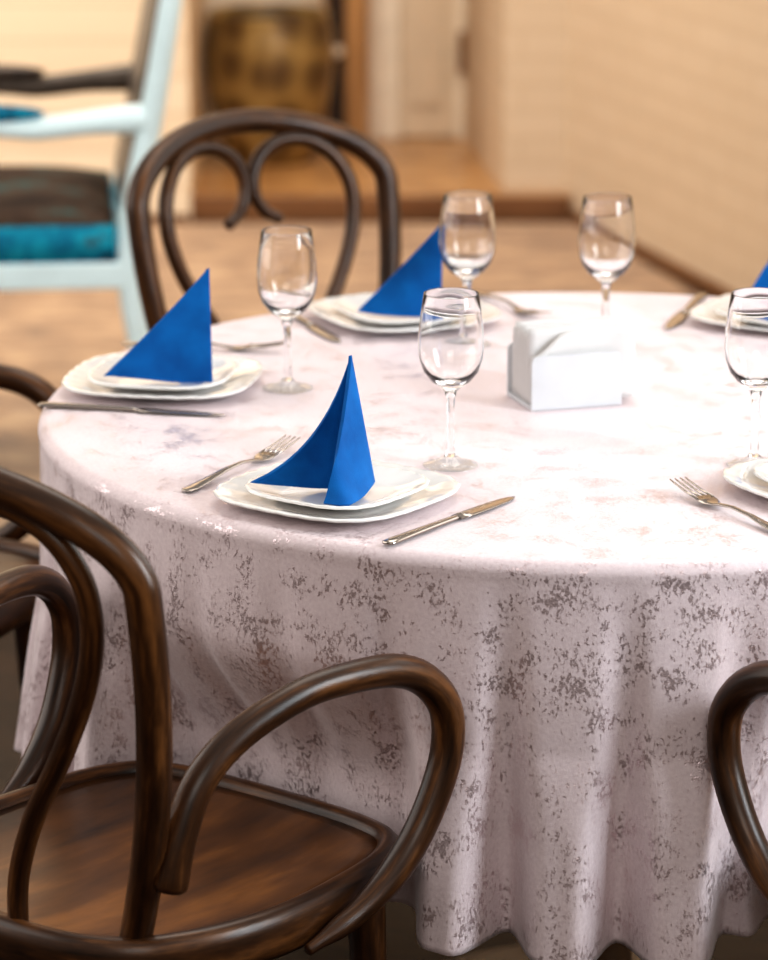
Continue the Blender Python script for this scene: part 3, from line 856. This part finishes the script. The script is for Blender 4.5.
# ---------------------------------------------------------------- white armchair at the back left
# built with its front towards -X (it faces left in the photo); origin under the rear near leg
def make_armchair():
    c = thing('upholstered_armchair', 'pale blue white armchair with teal seat and brown backrest, back left by the wall', 'armchair', (-0.462, 5.96, 0.0040), R(5.5))
    D, Wd = 0.56, 0.52          # depth along -X, width along +Y
    for y in (0.0, Wd):
        bm = bmesh.new()
        sweep(bm, [(0.075, y, 0.008), (0.03, y, 0.2), (0.0, y, 0.38), (0.005, y, 0.5), (0.050, y, 0.72), (0.092, y, 0.95), (0.118, y, 1.08)], [(0, 0.016), (0.35, 0.024), (0.6, 0.024), (1, 0.021)], 12, sub=4, flat=0.9)
        obj('leg', bm, M['bluepaint'], c)
        bm = bmesh.new()
        sweep(bm, [(-D + 0.02, y, 0.38), (-D + 0.015, y, 0.2), (-D + 0.01, y, 0.008)], [(0, 0.026), (1, 0.015)], 12, sub=5)
        obj('leg', bm, M['bluepaint'], c)
    bm = bmesh.new()
    box(bm, -D, 0.0, -0.022, 0.022, 0.380, 0.430, 0.006); box(bm, -D, 0.0, Wd - 0.022, Wd + 0.022, 0.380, 0.430, 0.006)
    box(bm, -D - 0.02, -D + 0.024, -0.022, Wd + 0.022, 0.380, 0.430, 0.006); box(bm, -0.02, 0.02, 0, Wd, 0.380, 0.430, 0.006)
    obj('seat_rail', bm, M['bluepaint'], c, smooth=False)
    # upholstered seat: a teal band with a dark domed top
    def slab(z0_, z1_, dome, mat, nm, par, ins=0.0):
        bm = bmesh.new(); nx = 18
        g = []
        for i in range(nx + 1):
            row = []
            for j in range(nx + 1):
                u, v = i / nx, j / nx
                x = -D - 0.012 + ins + (D - 0.012 - 2 * ins) * u; y = -0.018 + ins + (Wd + 0.036 - 2 * ins) * v
                e = min(u, 1 - u, v, 1 - v)
                z = z1_ + dome * (1 - (2 * u - 1) ** 4) ** 0.7 * (1 - (2 * v - 1) ** 4) ** 0.7 if e > 0 else z1_
                row.append(bm.verts.new((x, y, z)))
            g.append(row)
        for i in range(nx):
            for j in range(nx): bm.faces.new((g[i][j], g[i + 1][j], g[i + 1][j + 1], g[i][j + 1]))
        loop = [g[i][0] for i in range(nx + 1)] + [g[nx][j] for j in range(1, nx + 1)] + [g[i][nx] for i in range(nx - 1, -1, -1)] + [g[0][j] for j in range(nx - 1, 0, -1)]
        lo = [bm.verts.new((v.co.x, v.co.y, z0_)) for v in loop]
        for k in range(len(loop)): bm.faces.new((loop[k], loop[(k + 1) % len(loop)], lo[(k + 1) % len(loop)], lo[k]))
        bm.faces.new(lo)
        return obj(nm, bm, mat, par)
    s = slab(0.430, 0.497, 0.0, M['teal'], 'seat', c)
    s['label'] = 'mottled teal blue side of the upholstered seat'
    s2 = slab(0.497, 0.501, 0.035, M['velvet'], 'seat_top', s, 0.004)
    s2['label'] = 'dark brown domed top of the seat'
    # backrest board between the rear posts, its brown front facing left
    bm = bmesh.new()
    prof = [(0.006, 0.52), (0.045, 0.72), (0.086, 0.93), (0.110, 1.06)]
    A, B = [], []
    for x, z in prof:
        A.append((x - 0.022, z)); B.append((x + 0.012, z))
    vs = []
    for x, z in A + B[::-1]: vs.append((x, z))
    lo = [bm.verts.new((x, 0.024, z)) for x, z in vs]; hi = [bm.verts.new((x, Wd - 0.0, z)) for x, z in vs]
    bm.faces.new(lo); bm.faces.new(hi[::-1])
    for k in range(len(vs)): bm.faces.new((lo[k], lo[(k + 1) % len(vs)], hi[(k + 1) % len(vs)], hi[k]))
    b = obj('backrest', bm, M['greywood'], c, smooth=False); b['label'] = 'brown inner face of the backrest'
    for y, mat, pad in ((0.0, M['bluepaint'], M['teal']), (Wd, M['greywood'], M['darkwood'])):
        bm = bmesh.new()
        sweep(bm, [(0.030, y, 0.688), (-0.06, y, 0.682), (-0.16, y, 0.672), (-0.22, y, 0.676), (-0.40, y, 0.685), (-0.50, y, 0.66), (-0.52, y, 0.60), (-0.50, y, 0.50), (-0.47, y, 0.40)], [(0, 0.028), (0.15, 0.022), (0.4, 0.020), (1, 0.018)], 12, sub=5, flat=0.85)
        ar_ = obj('armrest', bm, mat, c)
        bm = bmesh.new()
        bmesh.ops.create_uvsphere(bm, u_segments=20, v_segments=12, radius=1.0)
        for v in bm.verts: v.co = Vector((-0.27 + v.co.x * 0.125, y + v.co.y * 0.028, 0.700 + v.co.z * 0.017))
        obj('arm_pad', bm, pad, ar_)
    return c
make_armchair()

# ---------------------------------------------------------------- mottled pot and wooden cabinet on the step
pt = thing('pot', 'large gold and brown mottled pot on the step against the back wall', 'pot', (-0.318, 9.215, 0.0665))
bm = bmesh.new()
lathe(bm, [(0, 0), (0.105, 0), (0.118, 0.012), (0.140, 0.07), (0.165, 0.16), (0.179, 0.25), (0.181, 0.31), (0.174, 0.37), (0.166, 0.395), (0.170, 0.405), (0.166, 0.412), (0.158, 0.410), (0.153, 0.397), (0.151, 0.34), (0.0, 0.335)], 56)
obj('body', bm, M['pot'], pt)
bm = bmesh.new(); lathe(bm, [(0, 0.3365), (0.1485, 0.3365), (0.1505, 0.388), (0.0, 0.394)], 48)  # dark disc close below the rim, shade of the pot's inside put into colour
obj('dark_inside', bm, simple('painted_pot_shade', (0.02, 0.013, 0.01), 0.9), pt)

cb = thing('wooden_cabinet', 'honey brown wooden cabinet standing right of the mottled pot', 'cabinet', (-0.105, 9.44, 0.066))
bm = bmesh.new()
box(bm, -0.005, 0.058, 0.0, 0.15, 0.0, 1.15, 0.004); box(bm, -0.066, -0.056, 0.0, 0.15, 0.0, 1.15, 0.003); box(bm, -0.056, -0.005, 0.12, 0.15, 0.0, 1.15); box(bm, -0.056, -0.005, 0.004, 0.12, 0.0, 0.04)
obj('body', bm, M['honey'], cb, smooth=False)
bm = bmesh.new(); box(bm, -0.0555, -0.0055, 0.006, 0.022, 0.042, 1.15, 0.002)
dr = obj('door', bm, M['darkwood'], cb, smooth=False)
bm = bmesh.new(); bmesh.ops.create_uvsphere(bm, u_segments=16, v_segments=10, radius=0.016)
for v in bm.verts: v.co += Vector((-0.026, -0.006, 0.272))
obj('knob', bm, M['trimpaint'], dr)

# ---------------------------------------------------------------- light
wd = bpy.data.worlds.new('world'); sc.world = wd; wd.use_nodes = True
bg = wd.node_tree.nodes['Background']
wnt = wd.node_tree
wtc = wnt.nodes.new('ShaderNodeTexCoord'); wsx = wnt.nodes.new('ShaderNodeSeparateXYZ')
wnt.links.new(wtc.outputs['Generated'], wsx.inputs[0])
wrp = ramp(wnt, [(0.0, (0.10, 0.07, 0.05)), (0.03, (0.22, 0.19, 0.16)), (0.55, (0.36, 0.34, 0.32)), (1.0, (0.62, 0.59, 0.56))])
wnt.links.new(wsx.outputs['Z'], wrp.inputs[0]); wnt.links.new(wrp.outputs[0], bg.inputs[0])
bg.inputs[1].default_value = 1.0

def area(name, loc, target, size, power, color, sy=None):
    l = bpy.data.lights.new(name, 'AREA'); l.energy = power; l.color = color
    l.shape = 'RECTANGLE'; l.size = size; l.size_y = sy or size
    o = link(bpy.data.objects.new(name, l)); o.location = loc
    o.rotation_euler = (Vector(target) - Vector(loc)).to_track_quat('-Z', 'Y').to_euler()
    return o
area('window_light_right', (2.0, 2.3, 1.6), (0.2, 3.4, 0.65), 0.7, 50, (0.86, 0.94, 1.0), 1.2)
area('fill_light_side', (1.62, 4.3, 1.55), (0.2, 3.7, 0.9), 1.7, 16, (0.90, 0.96, 1.0), 1.4)  # added panel, no window known here; brightens the edges of the glasses
area('window_light_left', (-2.5, 3.9, 1.7), (0.2, 3.6, 0.8), 3.0, 46, (1.0, 0.96, 0.92), 2.2)
area('fill_light_front', (0.2, -0.3, 2.4), (0.2, 3.2, 0.6), 1.6, 22, (1.0, 0.95, 0.9), 1.2)  # added frontal fill from the camera side, lifts the hanging cloth
area('ceiling_light', (0.3, 4.6, 3.2), (0.3, 3.9, 0.7), 1.6, 26, (1.0, 0.94, 0.86))
area('fill_light_back', (-0.6, 7.4, 3.0), (-0.5, 9.0, 0.6), 1.8, 70, (1.0, 0.90, 0.78))  # added overhead fill that brightens the walls at the back
area('window_light_back', (-2.2, 7.6, 1.4), (-0.6, 8.6, 0.6), 0.9, 22, (1.0, 0.96, 0.9), 1.4)

sc.view_settings.view_transform = 'Standard'
sc.view_settings.look = 'Medium High Contrast'
sc.view_settings.exposure = 0.0
sc.cycles.max_bounces = 12
sc.cycles.transmission_bounces = 12
sc.cycles.transparent_max_bounces = 12
sc.cycles.caustics_refractive = False
sc.cycles.caustics_reflective = False
